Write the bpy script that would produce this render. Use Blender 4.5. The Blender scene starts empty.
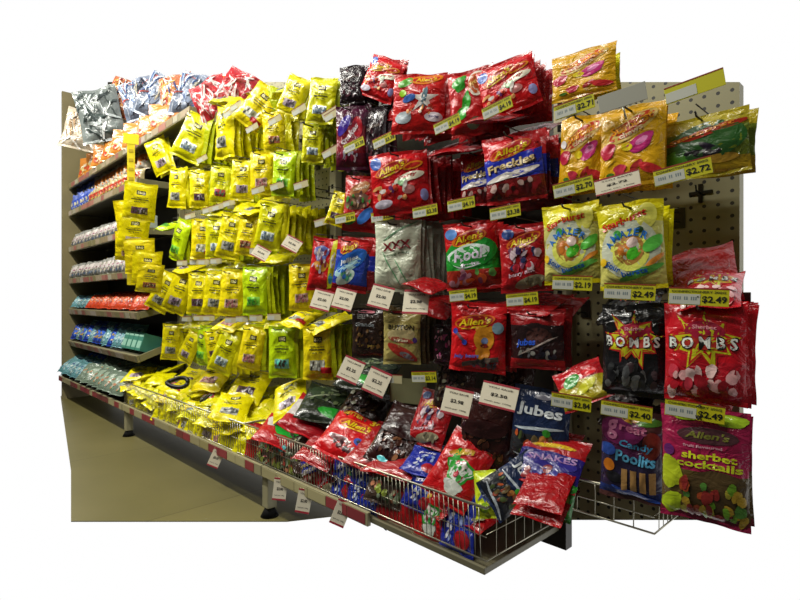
import bpy, bmesh, math, random
from mathutils import Vector, Matrix, Euler, noise
random.seed(7)
R = math.radians
C = bpy.context.scene.collection
F = 525.0; TH0 = R(44.2); CAMD = 1.2; H = 0.72
# ---------------------------------------------------------------- measuring
def theta(px): return TH0 + math.atan((px-400)/F)
def at(px, py, D):
    """point on the plane D metres in front of the camera foot (plane y = D-1.2) seen at a photo position"""
    th = theta(px); ph = th-TH0
    x = -D/math.tan(th); dep = D/math.sin(th)*math.cos(ph)
    return Vector((x, D-CAMD, H-(py-300)*dep/F))
def ppm(px, D):
    th = theta(px); return F*math.sin(th)/(D*math.cos(th-TH0))
# ---------------------------------------------------------------- materials
def lin(h):
    h = h.lstrip('#'); v = [int(h[i:i+2],16)/255 for i in (0,2,4)]
    return [c/12.92 if c <= .04045 else ((c+.055)/1.055)**2.4 for c in v]+[1]
MC = {}
def mat(col, kind='film'):
    k = (col, kind)
    if k in MC: return MC[k]
    m = bpy.data.materials.new(kind+'_'+col.lstrip('#')); m.use_nodes = True
    nt = m.node_tree; b = nt.nodes['Principled BSDF']; b.inputs['Base Color'].default_value = lin(col)
    P = {'film':(.27,.5), 'print':(.30,.45), 'card':(.6,.3), 'paint':(.45,.4), 'metal':(.35,.5), 'rough':(.85,.2)}[kind]
    b.inputs['Roughness'].default_value = P[0]; b.inputs['Specular IOR Level'].default_value = P[1]
    if kind == 'metal': b.inputs['Metallic'].default_value = .9
    if kind in ('film','print'):
        tc = nt.nodes.new('ShaderNodeTexCoord'); n = nt.nodes.new('ShaderNodeTexNoise'); bp = nt.nodes.new('ShaderNodeBump')
        oi = nt.nodes.new('ShaderNodeObjectInfo'); ad = nt.nodes.new('ShaderNodeVectorMath'); ad.operation = 'ADD'
        nt.links.new(tc.outputs['Object'], ad.inputs[0]); nt.links.new(oi.outputs['Random'], ad.inputs[1])
        nt.links.new(ad.outputs[0], n.inputs['Vector'])
        n.inputs['Scale'].default_value = 32; n.inputs['Detail'].default_value = 3; n.inputs['Distortion'].default_value = 1.2
        nt.links.new(n.outputs['Fac'], bp.inputs['Height']); bp.inputs['Strength'].default_value = .75 if kind == 'film' else .4; bp.inputs['Distance'].default_value = .009
        nt.links.new(bp.outputs['Normal'], b.inputs['Normal'])
        b.inputs['Coat Weight'].default_value = .35; b.inputs['Coat Roughness'].default_value = .12
    if kind in ('paint','rough'):
        tc = nt.nodes.new('ShaderNodeTexCoord'); n = nt.nodes.new('ShaderNodeTexNoise'); mx = nt.nodes.new('ShaderNodeMix'); mx.data_type = 'RGBA'
        nt.links.new(tc.outputs['Object'], n.inputs['Vector']); n.inputs['Scale'].default_value = 9; n.inputs['Detail'].default_value = 5
        c = lin(col); mx.inputs[6].default_value = [v*.8 for v in c[:3]]+[1]; mx.inputs[7].default_value = [min(1,v*1.12) for v in c[:3]]+[1]
        nt.links.new(n.outputs['Fac'], mx.inputs[0]); nt.links.new(mx.outputs[2], b.inputs['Base Color'])
    MC[k] = m; return m
def peg_mat(c1='7c7858', c2='98936f'):
    m = bpy.data.materials.new('pegboard'); m.use_nodes = True; nt = m.node_tree; L = nt.links; b = nt.nodes['Principled BSDF']
    tc = nt.nodes.new('ShaderNodeTexCoord'); sx = nt.nodes.new('ShaderNodeSeparateXYZ'); L.new(tc.outputs['Object'], sx.inputs[0])
    def mth(op, a, b2=None):
        n = nt.nodes.new('ShaderNodeMath'); n.operation = op
        if isinstance(a,(int,float)): n.inputs[0].default_value = a
        else: L.new(a, n.inputs[0])
        if b2 is not None:
            if isinstance(b2,(int,float)): n.inputs[1].default_value = b2
            else: L.new(b2, n.inputs[1])
        return n.outputs[0]
    def cell(o): return mth('SUBTRACT', mth('FRACT', mth('MULTIPLY', o, 40)), .5)
    a = cell(sx.outputs[0]); c = cell(sx.outputs[2])
    d = mth('SQRT', mth('ADD', mth('MULTIPLY',a,a), mth('MULTIPLY',c,c)))
    hole = mth('LESS_THAN', d, .15)
    n = nt.nodes.new('ShaderNodeTexNoise'); n.inputs['Scale'].default_value = 5; L.new(tc.outputs['Object'], n.inputs['Vector'])
    m1 = nt.nodes.new('ShaderNodeMix'); m1.data_type = 'RGBA'; m1.inputs[6].default_value = lin(c1); m1.inputs[7].default_value = lin(c2); L.new(n.outputs['Fac'], m1.inputs[0])
    m2 = nt.nodes.new('ShaderNodeMix'); m2.data_type = 'RGBA'; L.new(hole, m2.inputs[0]); L.new(m1.outputs[2], m2.inputs[6]); m2.inputs[7].default_value = lin('16150f')
    L.new(m2.outputs[2], b.inputs['Base Color']); b.inputs['Roughness'].default_value = .5
    return m
def floor_mat():
    m = bpy.data.materials.new('vinyl_floor'); m.use_nodes = True; nt = m.node_tree; L = nt.links; b = nt.nodes['Principled BSDF']
    tc = nt.nodes.new('ShaderNodeTexCoord'); n = nt.nodes.new('ShaderNodeTexNoise'); n.inputs['Scale'].default_value = 3; n.inputs['Detail'].default_value = 6
    L.new(tc.outputs['Object'], n.inputs['Vector'])
    m1 = nt.nodes.new('ShaderNodeMix'); m1.data_type = 'RGBA'; m1.inputs[6].default_value = lin('5c562e'); m1.inputs[7].default_value = lin('787044'); L.new(n.outputs['Fac'], m1.inputs[0])
    br = nt.nodes.new('ShaderNodeTexBrick'); br.offset = 0; L.new(tc.outputs['Object'], br.inputs['Vector']); br.inputs['Scale'].default_value = 1
    br.inputs['Brick Width'].default_value = .9; br.inputs['Row Height'].default_value = .9; br.inputs['Mortar Size'].default_value = .003
    br.inputs['Color1'].default_value = (1,1,1,1); br.inputs['Color2'].default_value = (.82,.82,.8,1); br.inputs['Mortar'].default_value = (.55,.53,.45,1)
    mx = nt.nodes.new('ShaderNodeMix'); mx.data_type = 'RGBA'; mx.blend_type = 'MULTIPLY'; mx.inputs[0].default_value = 1
    L.new(m1.outputs[2], mx.inputs[6]); L.new(br.outputs['Color'], mx.inputs[7])
    v = nt.nodes.new('ShaderNodeTexNoise'); v.inputs['Scale'].default_value = 30; L.new(tc.outputs['Object'], v.inputs['Vector'])
    L.new(mx.outputs[2], b.inputs['Base Color']); b.inputs['Roughness'].default_value = .45
    return m
# ---------------------------------------------------------------- objects
def tag(o, label=None, cat=None, group=None, kind=None):
    if label: o['label'] = label
    if cat: o['category'] = cat
    if group: o['group'] = group
    if kind: o['kind'] = kind
    return o
def link(o, parent=None):
    C.objects.link(o)
    if parent: o.parent = parent
    return o
def mk(name, bm_or_mesh, mats, parent=None, smooth=True):
    if isinstance(bm_or_mesh, bmesh.types.BMesh):
        me = bpy.data.meshes.new(name); bm_or_mesh.to_mesh(me); bm_or_mesh.free()
    else: me = bm_or_mesh
    if not len(me.materials):
        for m in (mats if isinstance(mats,(list,tuple)) else [mats]): me.materials.append(m)
    if smooth:
        for p in me.polygons: p.use_smooth = True
    return link(bpy.data.objects.new(name, me), parent)
def empty(name, loc): 
    o = bpy.data.objects.new(name, None); o.empty_display_size = .02; o.location = loc; return link(o)
def box(bm, a, b, mi=0):
    x0,y0,z0 = a; x1,y1,z1 = b
    v = [bm.verts.new(p) for p in ((x0,y0,z0),(x1,y0,z0),(x1,y1,z0),(x0,y1,z0),(x0,y0,z1),(x1,y0,z1),(x1,y1,z1),(x0,y1,z1))]
    for f in ((0,3,2,1),(4,5,6,7),(0,1,5,4),(1,2,6,5),(2,3,7,6),(3,0,4,7)):
        bm.faces.new([v[i] for i in f]).material_index = mi
def bevbox(a, b, r=.002):
    bm = bmesh.new(); box(bm, a, b); bmesh.ops.bevel(bm, geom=bm.edges[:], offset=r, segments=2, affect='EDGES', profile=.5); return bm
def tube(bm, pts, r, seg=6):
    rings = []
    for i, p in enumerate(pts):
        p = Vector(p); d = (Vector(pts[min(i+1,len(pts)-1)])-Vector(pts[max(i-1,0)])).normalized()
        s = d.cross(Vector((0,0,1)) if abs(d.z) < .9 else Vector((1,0,0))).normalized(); t = d.cross(s)
        rings.append([bm.verts.new(p+r*(math.cos(a)*s+math.sin(a)*t)) for a in [2*math.pi*k/seg for k in range(seg)]])
    for a, b in zip(rings, rings[1:]):
        for k in range(seg): bm.faces.new((a[k],a[(k+1)%seg],b[(k+1)%seg],b[k]))
    bm.faces.new(rings[0][::-1]); bm.faces.new(rings[-1])
# ---------------------------------------------------------------- lettering
TC_ = {}
def text_geo(s, shear=0.0):
    k = (s, shear)
    if k in TC_: return TC_[k]
    cu = bpy.data.curves.new('t', 'FONT'); cu.body = s; cu.resolution_u = 2; cu.offset = .028; cu.shear = shear; cu.size = 1
    o = bpy.data.objects.new('t', cu); C.objects.link(o); bpy.context.view_layer.update()
    me = bpy.data.meshes.new_from_object(o); bpy.data.objects.remove(o)
    vs = [v.co.copy() for v in me.vertices]; fs = [tuple(p.vertices) for p in me.polygons]
    if vs:
        x0 = min(v.x for v in vs); x1 = max(v.x for v in vs); y0 = min(v.y for v in vs); y1 = max(v.y for v in vs)
        vs = [((v.x-(x0+x1)/2)/(x1-x0), (v.y-(y0+y1)/2)/(y1-y0)) for v in vs]
    bpy.data.meshes.remove(me); TC_[k] = (vs, fs); return TC_[k]
# ---------------------------------------------------------------- bags
class Bag:
    """pillow bag with flat crimped seals; u,v run -1..1 over the face"""
    def __init__(s, w, h, t, bands, art=(), texts=(), seed=0, crumple=.004, bend=0, seal=.1, sealcol=None):
        s.w=w; s.h=h; s.t=t; s.bands=bands; s.art=art; s.texts=texts; s.seed=seed; s.cr=crumple; s.bend=bend; s.seal=seal
        s.sealcol = sealcol or bands[0][1]; s.meshes = None
    def surf(s, u, v, side):
        e = 1-s.seal*1.0; m = max(0, 1-abs(u)**3)**.6 * max(0, 1-min(1,abs(v)/e)**4)**.7
        hgt = s.t/2*m*(1-.18*v)
        n = noise.noise(Vector((u*2.2+s.seed*3.1, v*2.2, side*5+s.seed))); n2 = noise.noise(Vector((u*5, v*5+s.seed*1.7, side*3)))
        n3 = 1-abs(noise.noise(Vector((u*3.1+v*1.5+s.seed, v*3-u, s.seed*2.+side))))*2
        hgt += s.cr*(n*1.3+n2*.6+n3*.35)*m
        pin = 1-.045*(1-abs(v)**2)+.02*noise.noise(Vector((v*3, s.seed, u)))
        x = u*s.w/2*pin
        wav = .004*math.sin(u*4+s.seed)*max(0,abs(v)-.7)/.3 + s.bend*(v*v-.3) + s.cr*.8*noise.noise(Vector((u*1.3, v*1.3, s.seed+9)))
        z = v*s.h/2 + .004*noise.noise(Vector((u*1.5+s.seed, v, 3)))
        return Vector((x, side*max(hgt,.0006)+wav, z))
    def part(s, bm, v0, v1, nu, nv, bands=True):
        for side in (-1, 1):
            g = [[bm.verts.new(s.surf(-1+2*i/nu, v0+(v1-v0)*j/nv, side)) for i in range(nu+1)] for j in range(nv+1)]
            for j in range(nv):
                vm = v0+(v1-v0)*(j+.5)/nv; mi = 0
                if bands:
                    for k, (vb, c) in enumerate(s.bands):
                        if vm <= vb: mi = k
                for i in range(nu):
                    q = (g[j][i],g[j][i+1],g[j+1][i+1],g[j+1][i])
                    bm.faces.new(q if side < 0 else q[::-1]).material_index = mi
        bmesh.ops.remove_doubles(bm, verts=bm.verts[:], dist=.0003)
    def mesh(s, name, bm, mats):
        me = bpy.data.meshes.new(name); bm.to_mesh(me); bm.free()
        for m in mats: me.materials.append(m)
        for p in me.polygons: p.use_smooth = True
        return me
    def build(s):
        if s.meshes: return s.meshes
        e = 1-s.seal; bm_ = [mat(c) for _, c in s.bands]
        bm = bmesh.new(); s.part(bm, -e, e, 14, 22); body = s.mesh('bag_film', bm, bm_)
        seals = []
        for a, b in ((e, 1), (-1, -e)):
            bm = bmesh.new(); s.part(bm, a, b, 14, 3, False); seals.append(s.mesh('bag_seal', bm, [mat(s.sealcol)]))
        bm = bmesh.new(); s.part(bm, -1, 1, 8, 14); whole = s.mesh('bag_simple', bm, bm_)
        A = []; 
        for nm, items in (('printed_picture', s.art), ('lettering', s.texts)):
            if not items: A.append(None); continue
            bm = bmesh.new(); cols = []; eps = .0008 if nm == 'printed_picture' else .0020
            for it in items:
                eps += .00016; col = it[-1]
                if col not in cols: cols.append(col)
                mi = cols.index(col)
                if nm == 'lettering':
                    txt, cu, cv, tw, thh, rot, sh = it[:7]; vs, fs = text_geo(txt, sh)
                    ca, sa = math.cos(R(rot)), math.sin(R(rot)); vv = []
                    for (a, b) in vs:
                        X = a*tw*s.w/2; Z = b*thh*s.h/2; vv.append((cu+(X*ca-Z*sa)/(s.w/2), cv+(X*sa+Z*ca)/(s.h/2)))
                    bv = [bm.verts.new(s.surf(max(-.97,min(.97,a)), max(-.97,min(.97,b)), -1)-Vector((0,eps,0))) for a, b in vv]
                    for f in fs:
                        try: bm.faces.new([bv[i] for i in f]).material_index = mi
                        except ValueError: pass
                else:
                    pts = it[0]; n = len(pts); cx = sum(p[0] for p in pts)/n; cy = sum(p[1] for p in pts)/n; K = 5; rings = []
                    for k in range(K+1):
                        q = k/K
                        if k == 0: rings.append([bm.verts.new(s.surf(cx, cy, -1)-Vector((0,eps,0)))])
                        else: rings.append([bm.verts.new(s.surf(max(-.98,min(.98,cx+(p[0]-cx)*q)), max(-.98,min(.98,cy+(p[1]-cy)*q)), -1)-Vector((0,eps,0))) for p in pts])
                    for k in range(K):
                        for i in range(n):
                            j = (i+1)%n
                            if k == 0: f = bm.faces.new((rings[0][0], rings[1][i], rings[1][j]))
                            else: f = bm.faces.new((rings[k][i], rings[k+1][i], rings[k+1][j], rings[k][j]))
                            f.material_index = mi
            A.append(s.mesh(nm, bm, [mat(c,'print') for c in cols]))
        s.meshes = (body, seals[0], seals[1], whole, A[0], A[1]); return s.meshes
def ell(cx, cy, rx, ry, col, rot=0, n=18, wob=0, sd=0):
    ca, sa = math.cos(R(rot)), math.sin(R(rot)); P = []
    for k in range(n):
        a = 2*math.pi*k/n; q = 1+wob*math.sin(a*3+sd)+wob*.7*math.sin(a*5+sd*2)
        X = rx*q*math.cos(a); Y = ry*q*math.sin(a); P.append((cx+X*ca-Y*sa, cy+X*sa+Y*ca))
    return (P, col)
def rect(x0, y0, x1, y1, col, sk=0, n=5):
    P = []; c = [(x0,y0),(x1,y0+sk),(x1,y1+sk),(x0,y1)]
    for i in range(4):
        a = c[i]; b = c[(i+1)%4]
        for k in range(n): P.append((a[0]+(b[0]-a[0])*k/n, a[1]+(b[1]-a[1])*k/n))
    return (P, col)
def star(cx, cy, r1, r2, n, col, asp=1., rot=0):
    P = []
    for k in range(2*n):
        a = math.pi*k/n+R(rot); r = (r1 if k%2 == 0 else r2)*(1+.15*math.sin(k*2.3)); P.append((cx+r*math.cos(a), cy+r*asp*math.sin(a)))
    return (P, col)
def blobs(n, x0, y0, x1, y1, r, cols, sd=1, asp=.8):
    g = random.Random(sd); 
    return [ell(g.uniform(x0,x1), g.uniform(y0,y1), r*.68*g.uniform(.6,1.35), r*.68*asp*g.uniform(.5,1.3), g.choice(cols), g.uniform(0,90), 12, .08, g.random()*6) for _ in range(int(n*1.9))]
T = lambda s, u, v, w, h, c, rot=0, sh=0: (s, u, v, w, h, rot, sh, c)
def allens(u, v, w, rot=12, y='e8c81c', ring='a01010', oc='d86a18'):
    return ([ell(u, v, w*.62, .2, oc, rot), ell(u, v, w*.56, .17, ring, rot), ell(u+.02, v-.15, w*.42, .025, y, rot)],
            [T("Allen's", u, v+.01, w, .2, y, rot, .25)])
KINDS = {}
def K(name, *a, **k): KINDS[name] = Bag(*a, **k)
YEL = 'e6d804'; YEL2 = 'd8d606'; YEL3 = 'ecd80c'
picts = {  # picture colours of the yellow bags
 'purple': ['8d7a90','b9a9ae','6f5a72'], 'bluegrey': ['8fa0a8','c8d2cc','5f7690'], 'brown': ['6b3a22','a8603a','c9b08a'], 'berry': ['3a2a38','6a4652','97909a'],
 'mixed': ['3f7d5a','b23a3a','8a5a78'], 'pink': ['c48a8e','d9b6a8','b06a70'], 'green': ['58c43a','8fd04a','3a9a3a'], 'aqua': ['57bfa8','86d0c0','3a9a98'],
 'white': ['d8d8c4','b8bcae','eceadc'], 'grey': ['8a8c86','b4b4aa','55595a']}
for i, (nm, pc) in enumerate(picts.items()):
    base = (YEL, YEL2, YEL3)[i%3] if nm not in ('green','aqua') else 'bcda0a'
    art = [rect(-.26,.4,.3,.6,'14140c'), rect(-.55,.12,.5,.155,'23230e'), rect(-.5,-.62,.5,-.26,pc[1])]+blobs(13,-.42,-.56,.42,-.32,.12,pc+['4a4438'],i+3)
    if nm == 'white': art.append(rect(.25,-.72,.95,-.5,'b01822'))
    K('yellow_'+nm, .1, .15, .026, [(9, base)], art, [T('B&G', .02,.5,.42,.13,'e8e0a0'), T('confectionery',0,.24,.95,.07,'23230e'), T('party mix',0,.02,.7,.08,'3c3c14')], seed=i, crumple=.005)
K('yellow_plain', .1,.15,.022,[(9,'d8d004')],seed=21,crumple=.007)
K('yellow_lime', .1,.15,.018,[(9,'b2bc0a')],seed=22,crumple=.004)
a, t = allens(-.05,.52,1.1,10)
K('kool', .135,.17,.03,[(9,'c01418'),(.2,'1c8a28'),(-.45,'9c2a1c')], [ell(0,.1,.98,.46,'1d9430',4), ell(-.72,.68,.24,.16,'5a8ad0')]+a+[ell(-.1,.0,.8,.34,'d8e8e0',6,wob=.06), ell(-.1,-.02,.74,.29,'2a9a38',6)]+blobs(9,-.8,-.8,.8,-.45,.2,['d85a28','7a3a5a','b87a8a','c23020','5a9a48'],4),
  t+[T('Kool',-.1,.04,1.15,.34,'e6ddee',6,.2), T('fruits',-.05,-.24,.7,.1,'e6ddee',6)], seed=2)
a, t = allens(0,.5,1.15,14)
K('berry', .125,.17,.03,[(9,'a81018')], [ell(-.62,.72,.26,.16,'28468a')]+a+blobs(13,-.55,-.3,.6,.25,.2,['3a2a58','28305a','b82838','8a4a68','c8b0b8'],8)+[ell(.2,-.72,.62,.16,'8a8268',12)]+blobs(5,-.2,-.85,.7,-.62,.12,['b8b090','6a6450'],2),
  t+[T('berry mix',-.1,-.46,1.1,.16,'d8b8c8',12,.2)], seed=3)
a, t = allens(-.05,.5,1.2,14,ring='c01818')
K('freckles', .13,.165,.03,[(9,'c81820'),(.35,'2030a8'),(-.35,'7a1418')], [rect(-.98,-.1,.98,.24,'1c2cb0',.22), rect(-.98,-.38,.98,-.1,'2838b0',.12)]+a+[ell(-.05,-.22,.95,.1,'d8d0c8',8)]+blobs(14,-.85,-.82,.85,-.42,.16,['5a1418','8a2a20','3a1210','c8a8a0','a02028'],6),
  t+[T('Freckles',-.05,.08,1.7,.26,'3a1c10',10,.1), T('Freckles',-.08,.1,1.66,.24,'e0c890',10,.1)], seed=4)
a, t = allens(-.25,.45,1.0,20)
K('party', .15,.165,.03,[(9,'cc1018')], [ell(-.78,.68,.2,.22,'3a62b8')]+a+[ell(.5,.48,.36,.12,'e08418',15), ell(.5,.48,.28,.07,'c02018',15), ell(.35,.12,.55,.14,'e4dcc4',12), ell(.1,.0,.16,.14,'8ab884'), ell(.3,-.28,.22,.14,'d88a88'), ell(.82,-.5,.14,.2,'8a8ac0')]+blobs(10,-.85,-.55,.2,-.05,.15,['c02028','e0a060','6a2a6a','d0c8c0','e05030'],5)+[ell(-.6,-.66,.32,.14,'d8d0e0',8)],
  t+[T('Party',.3,.14,.7,.14,'b01820',12,.2), T('mix',-.6,-.64,.4,.14,'5a2a6a',8)], seed=5)
K('figure', .13,.18,.03,[(9,'c41414')], [ell(-.5,.68,.32,.14,'5aa838',20), ell(.25,.78,.62,.17,'e07c18',5), ell(.25,.78,.5,.1,'c02410',5), star(.2,.1,.62,.2,5,'ece4dc',.75,18), ell(.22,.1,.1,.42,'5a7a88',-12), ell(-.6,.3,.14,.12,'9ad020'), ell(-.35,.12,.26,.12,'3c68b8',20), ell(-.55,-.5,.32,.2,'b8c4cc'), ell(.6,-.5,.34,.16,'d8ccd4')]+blobs(7,-.4,-.4,.6,-.1,.12,['d84030','e8a060','f0e0d0'],8),
  [T("Allen's",.25,.78,.8,.14,'f0c820',5,.2), T('200g',.6,-.5,.4,.1,'3a2a6a')], seed=6)
K('frogs', .12,.16,.03,[(9,'b81418')], [ell(-.4,.6,.34,.24,'2c9c24',20,wob=.15), ell(-.1,.0,.3,.2,'2c9c24',60,wob=.12), ell(-.35,-.35,.26,.2,'38a828',20,wob=.12), ell(.45,.5,.42,.4,'c8c0b0',30), ell(.4,.5,.34,.3,'b8541c',30,wob=.1), ell(.2,-.68,.34,.16,'6a7458',10)], [T('Frogs',.4,.52,.6,.2,'e8c060',30,.2)], seed=7)
a, t = allens(-.1,.45,1.2,8)
K('bear', .14,.165,.03,[(9,'c81018')], a+[ell(.28,-.02,.36,.36,'c8841c'), ell(.06,.26,.1,.09,'c8841c'), ell(.5,.26,.1,.09,'c8841c'), ell(.25,-.42,.26,.2,'c07818'), ell(.3,-.08,.12,.1,'5a6a90'), ell(.3,-.22,.14,.06,'7a2014'), ell(.75,.3,.2,.16,'7a98a8'), ell(-.6,.02,.3,.05,'6a4a58',-35), ell(-.8,.16,.1,.08,'2a3ca0'), ell(-.42,-.14,.1,.08,'2a3ca0'), rect(-.5,-.86,.8,-.72,'4a4038',.22)]+blobs(8,-.1,-.84,.75,-.6,.12,['2a2420','6a5a50','4a3a4a'],3),
  t+[T('jelly bears',-.35,-.55,.95,.14,'3a66c8',4,.2)], seed=8)
K('blackcat', .14,.165,.03,[(9,'8c1016'),(.5,'2a1214'),(-.62,'9c141a')], [ell(0,.15,.7,.42,'241416',wob=.05), ell(.15,.12,.5,.28,'4a2a26')]+blobs(10,-.7,-.6,.75,-.3,.14,['1c1c2a','5a5a60','2a2430','8a8a84'],6)+[ell(.1,-.2,.85,.03,'b8a8a0',24)], [T('jubes',-.35,-.12,.75,.3,'2a56c8',4,.2)], seed=9)
K('snakes', .12,.19,.034,[(9,'4a1030'),(.35,'7a1020'),(-.5,'5a1228')], [ell(-.45,.35,.5,.22,'3a2090',35), ell(.4,.3,.3,.34,'b01828',35), ell(-.1,-.05,.85,.16,'8a1830',50)]+blobs(8,-.6,-.7,.4,-.3,.16,['a8a8b8','8a1838','d8c8d0'],4), [T('Snakes',-.1,.05,1.4,.2,'d8ccd0',48,.2), T('200g',-.2,-.5,.5,.12,'e0d8e0')], seed=10)
K('dark', .12,.17,.034,[(9,'1e0e16')], blobs(10,-.7,-.7,.7,.7,.16,['3a1828','241218','48202c','6a5a60'],4), [T('liquorice',0,.3,1.3,.16,'6a5a50',10)], seed=11)
K('redplain', .13,.165,.018,[(9,'9c0e14')], seed=12)
K('blueredplain', .13,.165,.018,[(9,'b01418'),(.35,'1c2a98'),(-.35,'6a1216')], seed=13)
K('greenredplain', .13,.165,.018,[(9,'a81216'),(.2,'187a24'),(-.4,'a82c18')], seed=14)
K('stripe', .1,.17,.03,[(9,'c01418')], [ell(-.3,.4,.5,.3,'6a78c0',wob=.1), ell(-.2,-.05,.5,.2,'c88a28',wob=.1), rect(.35,-.9,.75,.9,'d8d820',.1), ell(.55,.2,.14,.3,'e8e8d8'), ell(.55,-.5,.14,.2,'4ab8c8')]+blobs(9,-.8,-.3,.2,.6,.14,['b8b0c8','8a2a3a','e0d0c8'],2), [T('Mix',-.3,.4,.6,.2,'e8e0e8',20)], seed=15)
a, t = allens(-.25,.62,.9,24)
K('bluepack', .12,.17,.03,[(9,'b81418'),(.5,'2440a8'),(-.7,'a01418')], [ell(0,.15,.9,.36,'2868c8',25), ell(-.2,-.1,.8,.22,'a8d0d8',25), ell(-.25,-.5,.55,.26,'b8ccc0',20)]+a+blobs(6,-.6,-.6,.1,-.2,.14,['3a78d0','d8e8e8','58a878'],3), t+[T('jellies',-.15,.15,1.1,.2,'e4ecf0',24,.2)], seed=16)
K('bluemix', .12,.17,.03,[(9,'b01418')], [ell(-.1,.5,.6,.24,'b87a48',20), ell(-.2,.05,.75,.3,'7a5a48',10)]+blobs(14,-.8,-.2,.6,.4,.14,['5a3a38','a8886a','3a8a3a','c02828'],7)+[ell(.35,-.45,.5,.22,'3a78d0',30), ell(-.5,-.65,.4,.14,'2c8a38',10)], [T('candy',0,.55,1,.14,'e8d8b8',20,.2)], seed=17)
K('xxx', .115,.19,.034,[(9,'ccd2ba')], [ell(-.2,-.4,.7,.025,'6aa878',-50), ell(.3,-.55,.6,.025,'6aa878',-50), ell(.1,.7,.8,.03,'7aa880',20)], [T('XXX',0,.28,1.25,.24,'8a2a30',6), T('strong mints',0,.04,1.1,.08,'5a7a5a',6)], seed=18, crumple=.007)
K('eclairs', .12,.17,.034,[(9,'2a1a14')], blobs(16,-.8,-.6,.8,.2,.14,['4a3020','6a4a24','241410','8a6a3a'],4)+[ell(-.1,.85,.5,.06,'b05868')], [T('EL',-.4,.65,.5,.16,'8a8a88'), T('Grande',-.2,.35,1.2,.16,'7a8084'), T('Toppers',0,-.5,1.2,.14,'9a8038')], seed=19)
K('cream', .11,.175,.034,[(9,'a89a58')], [ell(0,.1,.75,.25,'d0c08a'), ell(.0,-.1,.7,.1,'a84a38',-8), ell(.05,-.55,.85,.2,'b03428',-20), ell(.3,-.7,.4,.12,'8a8a90',-20), ell(-.05,.93,.6,.07,'a81c24'), ell(.75,-.1,.12,.1,'3a2060')], [T('BUTTON',0,.36,1.4,.18,'241c14',-4), T('toffees',0,-.1,.8,.12,'f0e0c0',-6,.2)], seed=20)
K('brownplain', .11,.175,.018,[(9,'4a3a20')], seed=23)
K('greyplain', .115,.19,.02,[(9,'a0a694')], seed=24)
K('purpleplain', .12,.19,.02,[(9,'3a1024')], seed=25)
K('pinkdark', .11,.16,.03,[(9,'2c0e1a')], blobs(10,-.7,-.7,.7,.7,.2,['c0508a','1c1018','8a2a58','d898b0'],5), seed=26)
def sb(nm, extra):
    K(nm, .115,.175,.03,[(9,'d8a410')], [ell(0,.42,.85,.26,'d8b860',24), ell(0,.44,.74,.2,'c83a14',24), ell(.3,.0,.42,.2,'c8307c',22,wob=.08), ell(.35,.05,.2,.08,'e88ac0',22), ell(-.72,-.12,.26,.2,'b81c3c',10,wob=.08), ell(-.1,-.08,.18,.1,'e8d020'), ell(-.3,-.62,.2,.13,'c03048',wob=.1), ell(.2,-.55,.22,.08,'a82828',40), ell(.6,-.62,.34,.12,'c82c30',-15,wob=.06), ell(-.6,-.72,.14,.05,'4a7a28')]+extra, [T('Starburst',0,.5,1.35,.22,'f0a018',24,.15), T('chews',0,.3,.8,.14,'e8c8a0',24,.15)], seed=30+len(extra))
sb('starburst', []); sb('starburst_b', [ell(-.8,.25,.14,.12,'e8e0e0')])
def sq(nm, sd):
    K(nm, .11,.17,.03,[(9,'d6cc10'),(.45,'c8c468'),(-.86,'d6c810')], [ell(.0,-.1,.92,.66,'c6ccb4'), ell(.55,.62,.3,.3,'d8d45a',30), ell(0,-.12,.62,.46,'d8dc60'), ell(0,-.1,.46,.34,'a87a38'), ell(-.16,-.12,.2,.18,'d07a28'), ell(.14,-.18,.24,.14,'4ab828',20), ell(.1,.05,.18,.12,'d8c0b8'), ell(.72,.0,.34,.14,'5cc048',25), ell(.35,.3,.12,.07,'244a28'), ell(-.35,.28,.12,.1,'48a848'), ell(.3,-.62,.7,.09,'5aa040',14), ell(.75,-.35,.3,.06,'d88830',25), ell(-.85,-.35,.12,.1,'e0b820')],
      [T('Starburst',-.15,.58,1.45,.17,'c82818',16,.15), T('A',-.62,.05,.2,.16,'1c6cc0',45), T('M',-.42,.2,.24,.17,'1c6cc0',26), T('A',-.18,.28,.2,.17,'1c6cc0',10), T('Z',.04,.29,.17,.17,'1c6cc0',0), T('E',.26,.26,.17,.17,'1c6cc0',-10), T('R',.5,.17,.2,.17,'1c6cc0',-26), T('Sour',-.52,-.48,.5,.14,'1c5cb0',-30), T('bursts',.12,-.6,.8,.12,'1c5cb0',10)], seed=sd, sealcol='dccc10')
sq('squirts', 34); sq('squirts_b', 35)
def bombs(nm, base, low, sd, fill):
    K(nm, .12,.19,.036,[(9,base),(-.15,low)], [star(0,.25,.98,.58,9,'b82020',.62,8), star(0,.25,.92,.5,9,'c4c420',.6,8), ell(.05,.42,.5,.2,'a01c38'), ell(.02,.2,.6,.14,'a82c20')]+blobs(17,-.8,-.8,.8,-.3,.2,fill,sd), [T('Sherbet',.05,.5,.6,.08,'d89098'), T('B O M B S',.0,.2,1.74,.27,'14140f'), T('B O M B S',0,.2,1.68,.22,'dfe0d8')], seed=sd, crumple=.004)
bombs('bombs_black','0e0e10','16161a',36,['2a2c2e','4a4c4e','1a1a1e','6a6c6c','38282c']); bombs('bombs_red','c01020','b01424',37,['d8a0a0','a81828','e4c0bc','c43848','8a1420'])
K('liquorice_green', .16,.16,.03,[(9,'b0a024'),(.5,'6a7a20'),(-.5,'a88a18')], [ell(.1,.1,.9,.62,'2a5a24',10), ell(-.6,-.4,.3,.4,'4a8a28',wob=.12), ell(.1,.4,.95,.12,'a82c18',14), ell(-.0,-.25,.4,.12,'1a1620',-10), ell(.2,-.1,.3,.1,'241c30',-40), ell(.4,-.5,.4,.14,'b89030')], [T('Starburst',0,.42,1.5,.13,'d8882c',14,.15)], seed=38)
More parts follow.
